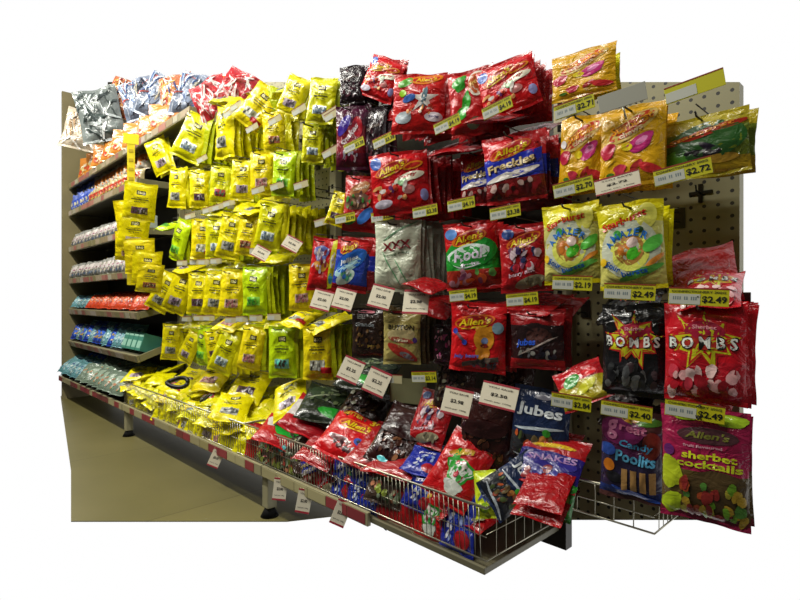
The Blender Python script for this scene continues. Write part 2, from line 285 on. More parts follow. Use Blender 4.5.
K('poolits', .115,.18,.03,[(9,'4a2a28'),(.55,'4a1a40'),(.0,'2a2440'),(-.7,'20306a')], [ell(-.3,.55,.8,.3,'6a1c50',wob=.04), ell(.4,.8,.6,.1,'4a7a28'), ell(.0,.84,.3,.1,'b07a1c'), ell(.7,.3,.3,.3,'7a2a20'), ell(-.75,.1,.3,.14,'2a4a9a'), ell(-.68,-.25,.2,.14,'c8741c'), ell(-.5,-.5,.3,.12,'1a1a20'), ell(.2,-.82,.8,.06,'2848a0',-8)]+[rect(-.25+.3*i,-.75,-.05+.3*i,-.28,'a07a48') for i in range(4)],
  [T('g',-.58,.55,.36,.42,'b0688a'), T('reat',.1,.62,.9,.16,'a85878',-5), T('Candy',.2,.24,1.1,.2,'4a9ac8',-4), T('Poolits',.2,-.02,1.3,.25,'5aaad0',-4)], seed=39)
K('sherbet', .14,.23,.04,[(9,'9c1c48'),(-.05,'5a4a24'),(-.8,'7a2430')], [ell(.1,.55,.7,.14,'4a2a30'), ell(-.75,-.18,.3,.28,'a8b820',-40,wob=.1), ell(-.72,-.72,.26,.2,'a8c020',20,wob=.1), ell(-.4,.88,.4,.1,'a8c828',wob=.1), ell(.6,.84,.4,.1,'98b824',wob=.08), ell(-.8,.22,.14,.1,'5a2060'), ell(.4,-.45,.9,.42,'4a3a20')]+blobs(18,-.5,-.85,.9,-.25,.17,['6a9a28','a88a28','8a3a1c','b0a838','4a7a30','7a2420'],7), [T("Allen's",.1,.56,1.0,.12,'6a6a28',0,.2), T('fruit flavoured',.0,.36,.9,.05,'c89aa8'), T('sherbet',.15,.2,1.25,.13,'c8d020'), T('cocktails',.15,.05,1.5,.13,'b8c420')], seed=40)
K('memorables', .135,.19,.036,[(9,'30100e')], blobs(18,-.8,-.8,.8,.1,.15,['4a2418','241010','6a3a20','381a28','8a5a38'],9)+[ell(0,.05,.9,.22,'2a0d0e')], [T('Memorables',0,.05,1.7,.2,'b8a8a0',-4,.2)], seed=41)
K('jubes', .135,.18,.032,[(9,'18284a'),(-.2,'2a2c30'),(-.75,'1a1e28')], [ell(.1,.78,.3,.06,'8a8a98'), ell(.0,-.0,.9,.04,'b8c4cc',4), ell(.05,-.8,.9,.04,'b0b8c0',-8)]+blobs(12,-.75,-.65,.8,-.12,.17,['6a5a38','c05828','8a3a24','4a5a30','2a2a28','b87a38'],5)+[ell(.35,-.06,.14,.09,'3a9a30')], [T('Jubes',.0,.4,1.6,.34,'d0d8dc',-4)], seed=42)
K('frogalive', .13,.17,.03,[(9,'c01018'),(.55,'b80e14')], [ell(.1,-.05,.6,.34,'2c9a30',wob=.14), ell(.1,-.05,.5,.26,'d0d4cc',wob=.14), ell(.15,-.5,.4,.2,'b8bcb4',wob=.1), ell(-.2,.4,.5,.1,'c88420',20), ell(-.3,.2,.14,.3,'2c9a30')]+blobs(6,-.3,-.3,.5,.2,.12,['b03040','e0d8d0','3aa040'],3), [T("Allen's",-.1,.42,.8,.12,'d8b838',20,.2)], seed=43)
a, t = allens(.05,.3,1.2,4)
K('allens30', .17,.17,.032,[(9,'c40c14')], a+[ell(.45,-.25,.18,.14,'3a5ab8'), ell(.45,-.25,.08,.06,'101420'), ell(-.3,-.35,.4,.12,'7a4a50')]+blobs(7,-.6,-.7,.5,-.35,.12,['5a3a3a','8a6a6a','3a2028'],3), t+[T('BETTER',-.35,.68,.8,.15,'d8b030'), T('30',.6,.68,.4,.26,'e0b820')], seed=44)
K('clear_mix', .13,.16,.036,[(9,'4a3a30')], blobs(24,-.85,-.85,.85,.85,.2,['6a7a3a','8a9a3a','a03a30','b87a5a','7a8a70','4a5a3a','a8a888'],3)+[ell(-.6,.7,.3,.14,'4ac0c8')], seed=45)
K('bluecrown', .13,.16,.03,[(9,'1c2c98')], blobs(7,-.6,-.5,.6,.3,.18,['c8ccd8','2a48b8','101c60','8a9ac8'],3)+[ell(.5,-.5,.4,.3,'a01820')], [T('fruit',0,.5,1,.2,'e0e0f0',10,.2)], seed=46)
K('darkgreen', .14,.17,.032,[(9,'1c2418')], [ell(0,.3,.9,.4,'2a3a24',wob=.06), ell(.3,-.6,.6,.22,'1c8a24',-10), ell(-.2,.2,.7,.04,'8a9478',20), ell(.1,.5,.7,.03,'8a9478',-10)]+blobs(10,-.7,-.3,.7,.7,.12,['4a5a38','141a12','6a7850'],3), seed=47)
K('whitered', .14,.16,.03,[(9,'b01820'),(.6,'b8b0ac'),(-.35,'a81420')], [ell(0,.15,.85,.42,'c8c4c0',wob=.06), ell(0,.2,.5,.2,'4a5a50',20)]+blobs(8,-.6,-.2,.6,.5,.1,['2a2a2c','e0dcd8','6a6a68'],3), seed=48)
K('greenred', .14,.16,.03,[(9,'b41820')], [ell(.2,.0,.6,.45,'1c9a30',wob=.05), ell(-.6,.3,.3,.4,'c8c0b8',wob=.1)], seed=49)
K('choc', .13,.17,.036,[(9,'2a1612')], blobs(20,-.8,-.8,.8,.6,.14,['4a3424','181010','6a5a3a','8a8a74','3a1c20'],9), [T('Mars',0,.65,.9,.18,'8a8a80',8,.2)][:0], seed=50)
K('purpblue', .15,.15,.03,[(9,'a01418'),(.25,'241c70')], [ell(0,.5,.7,.1,'c89a18',6), ell(0,-.15,.9,.3,'2a2284')]+blobs(5,-.8,-.8,.5,-.4,.2,['8a2a30','3a3a90'],3), [T("Allen's",0,.5,1.2,.16,'e0c020',5,.25), T('SNAKES',.1,.0,1.5,.24,'a07ab0',6)], seed=51)
K('yellowgreen_star', .08,.14,.03,[(9,'b8c818')], [star(0,.1,.6,.3,5,'3a4a90',1.), ell(0,-.6,.4,.2,'7aa018')], seed=52)
K('greenbag', .08,.12,.03,[(9,'2c8a28')], [ell(0,0,.5,.6,'8ac050',wob=.1)], seed=53)
K('smallmix', .11,.1,.03,[(9,'b01820'),(.1,'a89a20')], [ell(-.3,.2,.4,.3,'2c8a2c',20), ell(.2,-.3,.5,.2,'c8c828',30), ell(.5,.3,.3,.2,'d02028')], seed=54)

COPY_N = {'n': 0}
def put(kind, name, loc, rot=(0,0,0), scale=1, label='', cat='candy bag', group=None, full=True, sx=1, off=None):
    """one bag: the film is the thing, its seals, pictures and lettering are its parts"""
    me = KINDS[kind].build()
    if name == 'candy_bag':
        name = 'yellow_candy_bag' if kind.startswith('yellow_') else {'xxx':'mint_bag','greyplain':'mint_bag','cream':'toffee_bag','brownplain':'toffee_bag','eclairs':'toffee_bag','snakes':'jelly_snake_bag','starburst':'fruit_chew_bag','starburst_b':'fruit_chew_bag','squirts':'sour_sweet_bag','squirts_b':'sour_sweet_bag','bombs_black':'sherbet_sweet_bag','bombs_red':'sherbet_sweet_bag','jubes':'jube_bag'}.get(kind,'candy_bag')
    o = bpy.data.objects.new(name, me[0] if full else me[3]); C.objects.link(o)
    o.location = loc; o.rotation_euler = rot; o.scale = (scale*sx, scale, scale)
    if full:
        for nm, m in (('top_seal',me[1]),('bottom_seal',me[2]),('printed_picture',me[4]),('lettering',me[5])):
            if m: link(bpy.data.objects.new(nm, m), o)
    return tag(o, label, cat, group)
def hang(kind, cx, y0, y1, label, n=0, back=None, bgroup=None, blabel=None, D=.96, yf=.6, lean=0, w=None, pitch=.021, name='candy_bag', tilt=0, group=None, cat='candy bag', hook=True):
    """front bag at a measured place plus n bags behind it on the same hook"""
    b = KINDS[kind]; p = at(cx, (y0+y1)/2, D); h = (y1-y0)/ppm(cx, D); s = h/b.h
    sx = (w/b.w/s) if w else 1
    yaw = (math.pi/2-theta(cx))*yf
    put(kind, name, p, (R(tilt), R(lean), yaw), s, label, sx=sx, group=group, cat=cat)
    dmax = -.03
    for i in range(n):
        y = p.y+.024+pitch*i
        if y > dmax: break
        j = random.uniform
        put(back or kind, name, (p.x+j(-.004,.004), y, p.z+j(-.006,.006)), (R(j(-4,6)), R(lean*.55*(1-i/max(n,1))+j(-4,4)), yaw*(.2 if i else .5)+R(j(-10,10))), s*j(.94,1.03), blabel or label, group=bgroup, full=False, sx=sx, cat=cat)
    if hook and y0 > 96: hooks.append((p.x, p.y-.02, p.z+h/2*.86, cx))
    return p, h
hooks = []
# ================================================================ the setting
PB = peg_mat(); FL = floor_mat()
def poly_slab(name, pts, y0, y1, m):   # pts in x,z
    bm = bmesh.new(); a = [bm.verts.new((x,y0,z)) for x,z in pts]; b = [bm.verts.new((x,y1,z)) for x,z in pts]
    bm.faces.new(a); bm.faces.new(b[::-1]); n = len(pts)
    for i in range(n): bm.faces.new((a[(i+1)%n], a[i], b[i], b[(i+1)%n]))
    bmesh.ops.recalc_face_normals(bm, faces=bm.faces[:])
    return mk(name, bm, m, smooth=False)
T0, T1, T2, T3, TL = -.275, -.645, -1.56, -3.0, -4.45
xs = [TL, T3, T2, T1, T0]
def topz(x): 
    px = 400+F*math.tan(math.atan2(1.2, -x)-TH0); return at(px, 82, 1.2).z
def botz(x):
    px = 400+F*math.tan(math.atan2(1.2, -x)-TH0); return at(px, 520, 1.2).z
def strip(x0, x1, zb, n=6):
    top = [(x0+(x1-x0)*i/n, topz(x0+(x1-x0)*i/n)) for i in range(n+1)]
    bot = [(x0, zb), (x1, zb)] if x1 < -.6 else [(x, max(zb, botz(x))) for x in (x0,-.5,-.4,x1)]
    return bot+top[::-1]
tag(poly_slab('wall_back', strip(T1, T0, .1, 8), 0, .03, PB), kind='structure')
tag(poly_slab('wall_back_red_bay', strip(T2, T1, .1, 8), 0, .03, peg_mat('1e1a12','2c261a')), kind='structure')  # near-black pegboard: shade in the gaps between bags put into the colour
tag(poly_slab('wall_back_yellow_bay', strip(T3, T2, .1, 8), 0, .03, peg_mat('7e7a58','98946e')), kind='structure')
tag(poly_slab('wall_back_left_bay', strip(TL, T3, .1, 8), 0, .03, peg_mat('2c281c','3c3828')), kind='structure')  # darkened pegboard copy, shade behind the shelf goods painted in
bm = bmesh.new(); 
def onfloor(px, py):
    dep = H*F/(py-300); th = theta(px); r = dep/math.cos(th-TH0); return (-r*math.cos(th), r*math.sin(th)-CAMD)
fp = [(-4.5,.03),(-1.32,.03),onfloor(287,521),onfloor(71,521),onfloor(71,470),(-4.6,-.28)]
a = [bm.verts.new((x,y,0)) for x,y in fp]; b = [bm.verts.new((x,y,-.003)) for x,y in fp]; bm.faces.new(a); bm.faces.new(b[::-1])
for i in range(len(fp)): bm.faces.new((a[i],a[(i+1)%len(fp)],b[(i+1)%len(fp)],b[i]))
bmesh.ops.recalc_face_normals(bm, faces=bm.faces[:])
tag(mk('floor', bm, FL, smooth=False), kind='structure')
GREY = mat('8c876c','paint'); CREAM = mat('a39d80','paint'); DK = mat('0d0c0a','rough')
# uprights with punched slots
for k, (x, lab) in enumerate(((T1,'slotted grey steel upright between red and yellow-and-black bag sections'), (T2,'slotted grey steel upright behind the join of yellow and red bags'), (T3,'slotted grey steel upright at the end of the yellow section'))):
    zt = topz(x); o = mk('shelf_upright', bevbox((x-.018,-.03,.24 if k == 0 else .1),(x+.018,0,zt-.01),.003), CREAM, smooth=False); tag(o, lab, 'upright')
    z = .2
    while z < zt-.05:
        bm = bmesh.new(); box(bm, (x-.006,-.0312,z),(x+.006,-.0295,z+.016)); mk('slot', bm, DK, o, False); z += .031 if k == 0 else .062
# end panel of the last bay
o = mk('end_panel', bevbox((TL-.02,-.3,.0),(TL+.003,0.03,2.24),.001), mat('7c7250','paint'), smooth=False); tag(o, 'dark gondola end panel closing the far left shelves', 'panel')
# base decks with their ticket rails
BASES = []
def base(x0, x1, yf, lab, rail=True, tickets=True):
    o = mk('base_shelf', bevbox((x0+.002,yf,.145),(x1-.002,-.001,.16)), mat('6a6650','paint'), smooth=False); tag(o, lab, 'shelf'); BASES.append(o)
    if rail:
        r = mk('front_rail', bevbox((x0+.002,yf-.012,.138),(min(x1,-1.02)-.002,yf,.174)), mat('8e8868','paint'), o, False)
        x = x0+.01; g = random.Random(int(x0*10)+50)
        while x < min(x1,-1.02)-.05 and tickets:
            w = g.uniform(.05,.12); w = min(w, min(x1,-1.02)-.008-x); bm = bmesh.new(); box(bm, (x,yf-.0135,.142),(x+w-.003,yf-.0122,.170))
            mk('ticket', bm, mat(g.choice(['7c3034','863638','9c946c','8e855a','a09870','6e3832','84363a','928a66']),'card'), r, False); x += w
YB = .89-CAMD
base(TL, T3, YB, 'bottom shelf of the far left bay above the floor')
base(T3, T2, YB, 'bottom shelf under the wire bin of yellow bags')
base(T2, -.66, YB, 'bottom shelf under the wire bin of red bags')
for x, bi in ((T3,1), (T2,2)):
    e = mk('leg', bevbox((x-.018,YB+.002,.03),(x+.018,YB+.038,.145),.003), mat('8f8a6c','paint'), BASES[bi], smooth=False)
    bm = bmesh.new(); bmesh.ops.create_cone(bm, cap_ends=True, segments=20, radius1=.03, radius2=.015, depth=.03, matrix=Matrix.Translation((x,YB+.02,.015))); mk('foot', bm, mat('0c0c0b','rough'), e)
# wire bins
def bin_(x0, x1, y0, y1, z0, z1, lab, dx=.016, diag=.0):
    W = mat('b4b09c','metal'); e = empty('wire_basket', ((x0+x1)/2, (y0+y1)/2, z0)); L0 = e.location
    def q(*p): return Vector(p)-L0
    bm = bmesh.new(); tube(bm, [q(x0,y1,z1), q(x0,y0,z1), q(x1,y0,z1), q(x1,y1,z1)], .003); mk('rim', bm, W, e)
    bm = bmesh.new(); tube(bm, [q(x0,y1,z0), q(x0,y0,z0), q(x1,y0,z0), q(x1,y1,z0)], .002)
    for zz in (z0+(z1-z0)*.45,): tube(bm, [q(x0,y0,zz), q(x1,y0,zz)], .001, 4)
    mk('base_wire', bm, W, e)
    bm = bmesh.new(); n = int((x1-x0)/dx)
    for i in range(1, n): 
        x = x0+(x1-x0)*i/n; tube(bm, [q(x,y0,z0), q(x-diag,y0,z1)], .0012, 4)
    mk('front_wires', bm, W, e)
    for x in (x0, x1):
        bm = bmesh.new(); tube(bm, [q(x,y0,(z0+z1)/2), q(x,y1,(z0+z1)/2)], .001, 4)
        for i in range(1, 8): y = y0+(y1-y0)*i/8; tube(bm, [q(x,y,z0), q(x,y,z1)], .0009, 4)
        mk('side_wires', bm, W, e)
    return tag(e, lab, 'wire basket')
XB = at(243,424,.89).x
bin_(-3.03, XB-.006, YB+.003, -.02, .175, .285, 'long wire basket heaped with yellow candy bags', .018, .006)
bin_(XB+.006, -.66, YB+.003, -.02, .175, .285, 'wire basket heaped with red and dark candy bags', .014, .006)
bin_(-.6, -.37, -.18, .0, .285, .352, 'small empty wire basket under the pegboard on the right', .034)
# ================================================================ hanging yellow bags
ROWN = ['top','second','third','fourth','fifth','lowest']
desc = {'purple':'purple','bluegrey':'blue-grey','brown':'brown','berry':'dark berry','mixed':'green, red and purple','pink':'pink','green':'green','aqua':'aqua','white':'white','grey':'grey'}
rows = [
 [(160,138,174,'purple',.55,1,-22),(194,114,162,'bluegrey',.75,9,24),(226,104,158,'grey',.05,8,4),(258,84,130,'white',.8,4,38),(294,76,116,'purple',.7,4,24),(322,78,124,'bluegrey',.6,5,8)],
 [(178,168,208,'grey',.4,3,5),(200,171,208,'berry',.8,2,0),(221,166,204,'mixed',.85,1,3),(243,160,201,'purple',.85,2,3),(274,112,152,'brown',.85,3,-4),(313,124,163,'bluegrey',.85,6,2)],
 [(180,220,262,'green',.2,4,22),(203,219,260,'white',.85,1,2),(217,218,259,'bluegrey',.8,1,0),(231,214,259,'grey',.7,2,12),(262,152,195,'pink',.8,2,0),(284,152,196,'green',.6,4,4)],
 [(164,272,312,'grey',.7,2,28),(180,270,314,'purple',.7,3,22),(199,273,314,'berry',.7,2,3),(248,216,256,'brown',.7,2,10),(270,203,250,'bluegrey',.8,9,10),(338,192,226,'berry',.7,1,18)],
 [(216,272,315,'grey',.8,2,6),(233,270,316,'pink',.85,3,6),(255,267,315,'green',.6,8,0),(302,264,311,'pink',.9,2,0)],
 [(172,324,360,'grey',.7,2,4),(190,330,364,'purple',.4,2,28),(204,326,366,'green',.1,2,8),(214,330,362,'berry',.6,2,-10),(226,330,374,'bluegrey',.7,4,22),(252,326,370,'pink',.7,3,12),(283,326,378,'aqua',.75,5,0),(318,326,380,'white',.85,7,0)]]
# row words by where the hooks really sit
for r, row in enumerate(rows):
    for k, (cx,y0,y1,v,yf,n,lean) in enumerate(row):
        place = 'at the far left end' if k == 0 else ('at the right end' if k == len(row)-1 else 'with %s bag to its left' % desc[row[k-1][3]])
        lab = 'yellow candy bag with black logo and %s picture, %s tier, %s' % (desc[v], ROWN[r], place)
        nb = 'yellow candy bags behind the %s pictured bag, %s tier, %s' % (desc[v], ROWN[r], place)
        lb = 'plain-looking yellow candy bag in the stack behind %s picture bag, %s tier, %s' % (desc[v], ROWN[r], place)
        words = lb.split()
        n = max(n, 4) if (r >= 3 or cx < 300) and not (r == 1 and k == 4) and not (r==0 and cx<200) else n
        hang('yellow_'+v, cx, y0, y1, ' '.join(lab.split()[:16]), n, 'yellow_lime' if v in ('green','aqua') or k%2 else 'yellow_plain', nb, ' '.join(words[:16]), D=.955, yf=yf, lean=lean, w=.1*((y1-y0)/ppm(cx,.955)/.15)*(.98 if r == 0 else .84), pitch=.023)
# yellow bags lying across the tops of the hooks
for (cx,cy,rz,lab,v) in ((228,101,20,'yellow candy bag lying flat on top of the upper left stack','purple'),(262,97,60,'yellow candy bag slumped at the top with its white picture showing','white'),
      (290,92,-20,'yellow candy bag lying across the very top hooks','bluegrey'),(190,268,10,'yellow candy bag lying sideways above the fifth tier left end','purple'),
      (303,318,15,'yellow candy bag folded over the top of the lowest tier','white'),(330,323,-20,'yellow candy bag lying flat over the lowest right stack','grey'),
      (172,226,10,'yellow candy bag poking out sideways above the left leaning stack','green'),(232,323,30,'crumpled yellow candy bag squashed under the fifth tier tags','pink'),(258,210,0,'yellow candy bag lying flat behind the third tier tags','grey')):
    p = at(cx,cy,1.0); put('yellow_'+v,'candy_bag',p,(R(-68),R(8),R(rz)),.95,lab,sx=1.1)
for q_,(cx,cy,v) in enumerate(((212,163,'plain'),(240,157,'plain'),(292,118,'plain'),(222,213,'plain'),(250,206,'plain'),(275,200,'plain'),(200,267,'plain'),(226,266,'plain'),(250,262,'plain'),(280,258,'plain'),(200,322,'plain'),(262,322,'plain'),(282,320,'plain'))):
    p = at(cx,cy,1.06); put('yellow_'+v,'candy_bag',p,(R(-72+q_%3*6),R(-8+q_%4*5),R(10+(q_*37)%50)),1.05,'yellow candy bag lying flat in the dark gap between two hanging tiers of yellow bags',sx=1.25,group='yellow bags lying between the hanging tiers')
# ---------------------------------------------------------------- clip strip of yellow bags
pt = at(131,140,.84)
st = empty('clip_strip', (pt.x, pt.y, at(131,285,.84).z)); tag(st, 'yellow hanging clip strip with a square header card at its top', 'display strip')
fy = math.pi/2-theta(131)
st.rotation_euler = (0,0,fy); hh = pt.z-st.location.z
mk('strip', bevbox((-.017,-.001,0),(.017,.001,hh),.0004), mat('d6c414','card'), st, False)
mk('header_card', bevbox((-.034,-.003,hh-.02),(.034,-.001,hh+.03),.0005), mat('dcd21c','card'), st, False)
for k in range(6):
    bm = bmesh.new(); box(bm, (-.010,-.0036,hh-.06-.045*k),(.010,-.0012,hh-.045-.045*k)); mk('clip', bm, mat('b09a10','card'), st, False)
for k,(cx,cy,sc,ln) in enumerate(((140,202,.165,4),(130,217,.15,-8),(134,232,.155,6),(128,246,.13,0),(140,256,.15,-4),(147,268,.14,2),(150,278,.12,6))):
    D = .80-.012*k if k<6 else .76; p = at(cx,cy,.82-.006*k); vv = ['berry','brown','purple','pink','white','berry','brown'][k]
    wd = ['topmost','second from the top','third from the top','fourth from the top','third from the bottom','second from the bottom','lowest'][k]
    put('yellow_'+vv,'candy_bag',p,(R(14),R(ln),fy*1.02),sc/.15*1.05,'yellow candy bag clipped to the hanging strip, %s'%wd,sx=1.2,group=None)
# ================================================================ hanging red section
def H_(kind, cx, y0, y1, label, n=0, back='redplain', yf=.6, lean=0, w=None, D=.96, tilt=0, bl=None, **k):
    bl = bl or 'bag hanging in the stack behind the '+label
    bl = ' '.join(bl.split()[:16])
    return hang(kind, cx, y0, y1, label, n, back, bl, bl, D=D, yf=yf, lean=lean, w=w, tilt=tilt, **k)
H_('dark',352,66,104,'black and purple candy bag cut by the top left of the red section',3,'purpleplain')
H_('snakes',352,106,170,'dark purple bag with slanting white lettering beside yellow bags',4,'purpleplain',.8, w=.095)
H_('dark',376,108,168,'dark maroon bag behind the second ticket from the yellow section',2,'purpleplain',.4, w=.07, D=1.0)
H_('party',382,58,100,'red bag tilted at the top behind a dark purple bag',2, lean=25, D=1.0, w=.11)
H_('figure',419,74,134,'red bag with white star shaped figure at the top',5,'redplain',.75,3,w=.135, D=.93)
H_('frogs',470,70,136,'red bag with green frogs hanging at the top',3,'redplain',.6,-4,w=.1)
H_('party',508,60,114,'red bag with pale green print at the top right of the red section',4,'redplain',.5,-12,w=.13)
H_('party',400,152,214,'big glossy red party mix bag with long red stack behind',10,'redplain',.85,-5,w=.15,D=.92)
H_('bluemix',361,176,232,'red and brown candy bag with blue patch beside the yellow bags',1,'redplain',.8,5,w=.1)
H_('freckles',514,134,202,'red and blue Freckles bag with yellow Allen\'s logo',6,'blueredplain',.7,-5,w=.128,D=.95)
H_('freckles',478,152,206,'second red and blue Freckles bag half hidden at the left of the front one',1,'blueredplain',.5,0,w=.09,D=1.02)
H_('stripe',325,238,292,'red sweets bag with yellow stripe above a white ticket',1,'redplain',.8,8,w=.09,D=.93)
H_('bluepack',352,238,292,'red and blue Allen\'s jellies bag above a white ticket',3,'blueredplain',.8,8,w=.1,D=.93)
H_('xxx',398,220,292,'white mint bag with dark red XXX lettering',6,'greyplain',.7,0,w=.125,D=.94)
H_('kool',472,222,290,'green and red Allen\'s Kool fruits bag',4,'greenredplain',.75,-4,w=.125,D=.95)
H_('berry',525,224,292,'dark red Allen\'s berry bag beside the pegboard upright',2,'redplain',.6,-3,w=.11,D=.97)
H_('eclairs',369,308,358,'dark brown bag with grey lettering under white tickets',3,'brownplain',.7,0,w=.1)
H_('cream',402,310,364,'cream and red toffee bag with BUTTON lettering',6,'brownplain',.75,0,w=.1,D=.95)
H_('pinkdark',444,324,364,'dark bag with pink sweets left of the bear bag',1,'purpleplain',.3,w=.06,D=1.0)
H_('bear',478,303,372,'red Allen\'s bag with golden bear face and blue lettering',3,'redplain',.6,2,w=.13,D=.95)
H_('blackcat',537,310,369,'dark bag with red top and bottom and blue lettering beside upright',2,'redplain',.4,-1,w=.118,D=.98)
# loose red pieces lying over hooks
for (kind,cx,cy,D,rx,ry,rz,s,sx,lab) in (
   ('redplain',429,285,.93,-78,18,10,.62,1.1,'red bag fallen forward under the white XXX bags'),
   ('redplain',500,118,.97,-70,5,14,.8,1.2,'red bag lying flat above the front Freckles bag'),
   ('redplain',522,137,1.02,-60,0,5,.9,1.2,'red bag squashed behind the top of the Freckles bag'),
   ('redplain',466,146,1.03,-65,0,15,.9,1.3,'dark red bag sagging beneath the green frog bag'),
   ('redplain',440,306,1.0,-70,10,15,.8,1,'red bag lying over the dark bag with pink sweets'),
   ('redplain',535,304,1.03,-70,0,0,.8,1.3,'red bag lying flat under the berry bag ticket'),
   ('redplain',560,310,1.08,-60,0,0,.7,1,'red bag corner reaching past the slotted upright'),
   ('redplain',396,104,1.05,-30,0,0,.8,1,'dark red bag hidden behind the star figure bag')):
    p = at(cx,cy,D); put(kind,'candy_bag',p,(R(rx),R(ry),R(rz)),s,lab,sx=sx)
# ================================================================ right bay
H_('starburst',583,70-20,97,'yellow bag with orange bottom cut by the top edge',2,'yellow_plain',.3,w=.13,D=.99,bl='yellow bag behind the one cut by the top edge')
H_('starburst_b',583,116,190,'orange Starburst chews bag, left one of the pair',2,'starburst',.35,3,w=.095,D=.99,bl='orange bag behind the left Starburst chews bag')
H_('starburst',632,106,185,'orange Starburst chews bag, right one of the pair',3,'starburst',.35,2,w=.115,D=.97,bl='orange bag behind the right Starburst chews bag')
H_('liquorice_green',702,116,178,'green and gold Starburst bag with dark sweets at the right edge',1,'liquorice_green',.2,-2,w=.145,D=1.02,bl='green bag behind the green and gold Starburst bag')
H_('squirts_b',571,204,284,'pale yellow Starburst sour bag, left one of the pair',2,'yellow_plain',.4,-2,w=.112,D=.97,bl='yellow bag behind the left pale sour bag')
H_('squirts',631,202,290,'pale yellow Starburst sour bag, right one of the pair',3,'yellow_plain',.4,-3,w=.113,D=.95,bl='yellow bag behind the right pale sour bag')
H_('bombs_black',634,305,396,'black BOMBS bag with yellow starburst',4,'bombs_black',.5,0,w=.112,D=.97,bl='black bag behind the black BOMBS bag')
H_('bombs_red',704,302,403,'red BOMBS bag with yellow starburst at the right edge',4,'bombs_red',.4,0,w=.12,D=.95,bl='red bag behind the red BOMBS bag')
H_('poolits',631,410,500,'dark multicoloured Candy Poolits bag standing behind the wire basket rim',2,'purpleplain',.4,1,w=.11,D=.99,bl='dark bag behind the Candy Poolits bag')
H_('sherbet',704,408,522,'pink and lime sherbet cocktails bag at the lower right corner',1,'sherbet',.3,0,w=.128,D=.94,bl='pink bag behind the sherbet cocktails bag')
for (kind,cx,cy,D,rx,ry,rz,s,sx,lab) in (
   ('bombs_black',632,304,1.04,-55,6,10,.75,1.1,'black bag lying over the top of the black BOMBS bag'),
   ('redplain',703,276,1.05,-40,-12,10,.85,1,'red bag bulging above the upper right ticket'),
   ('bombs_red',712,290,1.0,-65,-4,8,.75,1,'red and white bag folded over behind the upper right ticket'),
   ('smallmix',582,385,.97,-35,-28,20,.9,1,'small red and yellow bag lying on the hook beside the upright'),
   ('redplain',700,402,1.05,-50,0,0,.7,1.2,'red bag folded under the red BOMBS bag'),
   ('dark',628,405,1.03,-40,0,0,.6,1.3,'black bag end above the Candy Poolits bag')):
    p = at(cx,cy,D); put(kind,'candy_bag',p,(R(rx),R(ry),R(rz)),s,lab,sx=sx)
# clear header card above the right starburst
o = mk('header_card', bevbox((-.04,-.001,-.016),(.04,.001,.016),.0005), mat('9a9a8e','card'), smooth=False); o.location = at(622,98,.93); o.rotation_euler = (0,R(-8),R(12)); tag(o,'blank grey plastic header card above the right orange bag','card')
bm = bmesh.new(); tube(bm,[(0,0,-.016),(0,.004,-.03),(0,.01,-.036)],.002); mk('hanger',bm,mat('b0b0a0','metal'),o)
# ================================================================ peg hooks
bmh = bmesh.new(); tube(bmh,[(0,-1,0),(0,0,0)],.0018)
for i,(x,y,z,px) in enumerate(hooks):
    e = empty('peg_hook',(x,0,z)); L = -y
    bm = bmesh.new(); tube(bm,[(0,0,0),(0,-L-.01,0),(0,-L-.018,.006)],.0019); mk('prong',bm,mat('4a4840','metal'),e)
    bm = bmesh.new(); tube(bm,[(0,0,.02),(0,-L-.012,.02)],.0012); mk('ticket_arm',bm,mat('4a4840','metal'),e)
    mk('back_plate',bevbox((-.012,-.004,-.012),(.012,0,.03),.001),mat('4a4840','metal'),e,False)
    e['label'] = 'wire peg hook holding bags, %s on the pegboard'%('in the yellow section' if px<345 else ('in the red section' if px<560 else 'in the right section')); e['category'] = 'hook'; e['group'] = 'peg hooks %s'%('in the yellow section' if px<345 else ('in the red section' if px<560 else 'in the right section'))
for k,(px,py) in enumerate(((701,193),(330,191),(303,140),(336,200))):
    e = empty('peg_hook',at(px,py,1.2)); bm = bmesh.new(); tube(bm,[(0,0,0),(0,-.16 if k else -.03,0),(0,-.168 if k else -.034,.012)],.0022); mk('prong',bm,mat('25241e','metal'),e)
    mk('back_plate',bevbox((-.022,-.004,-.004),(.022,0,.004),.001),mat('25241e','metal'),e,False)
    bm = bmesh.new(); box(bm,(-.004,-.005,-.02),(.004,0,.018)); mk('back_clip',bm,mat('25241e','metal'),e,False)
    tag(e,['empty dark peg hook on bare pegboard at the right','empty peg hook on the bare pegboard patch, third tier','empty peg hook beside the brown picture bag','empty peg hook nearest the red bags on the bare pegboard'][k],'hook')
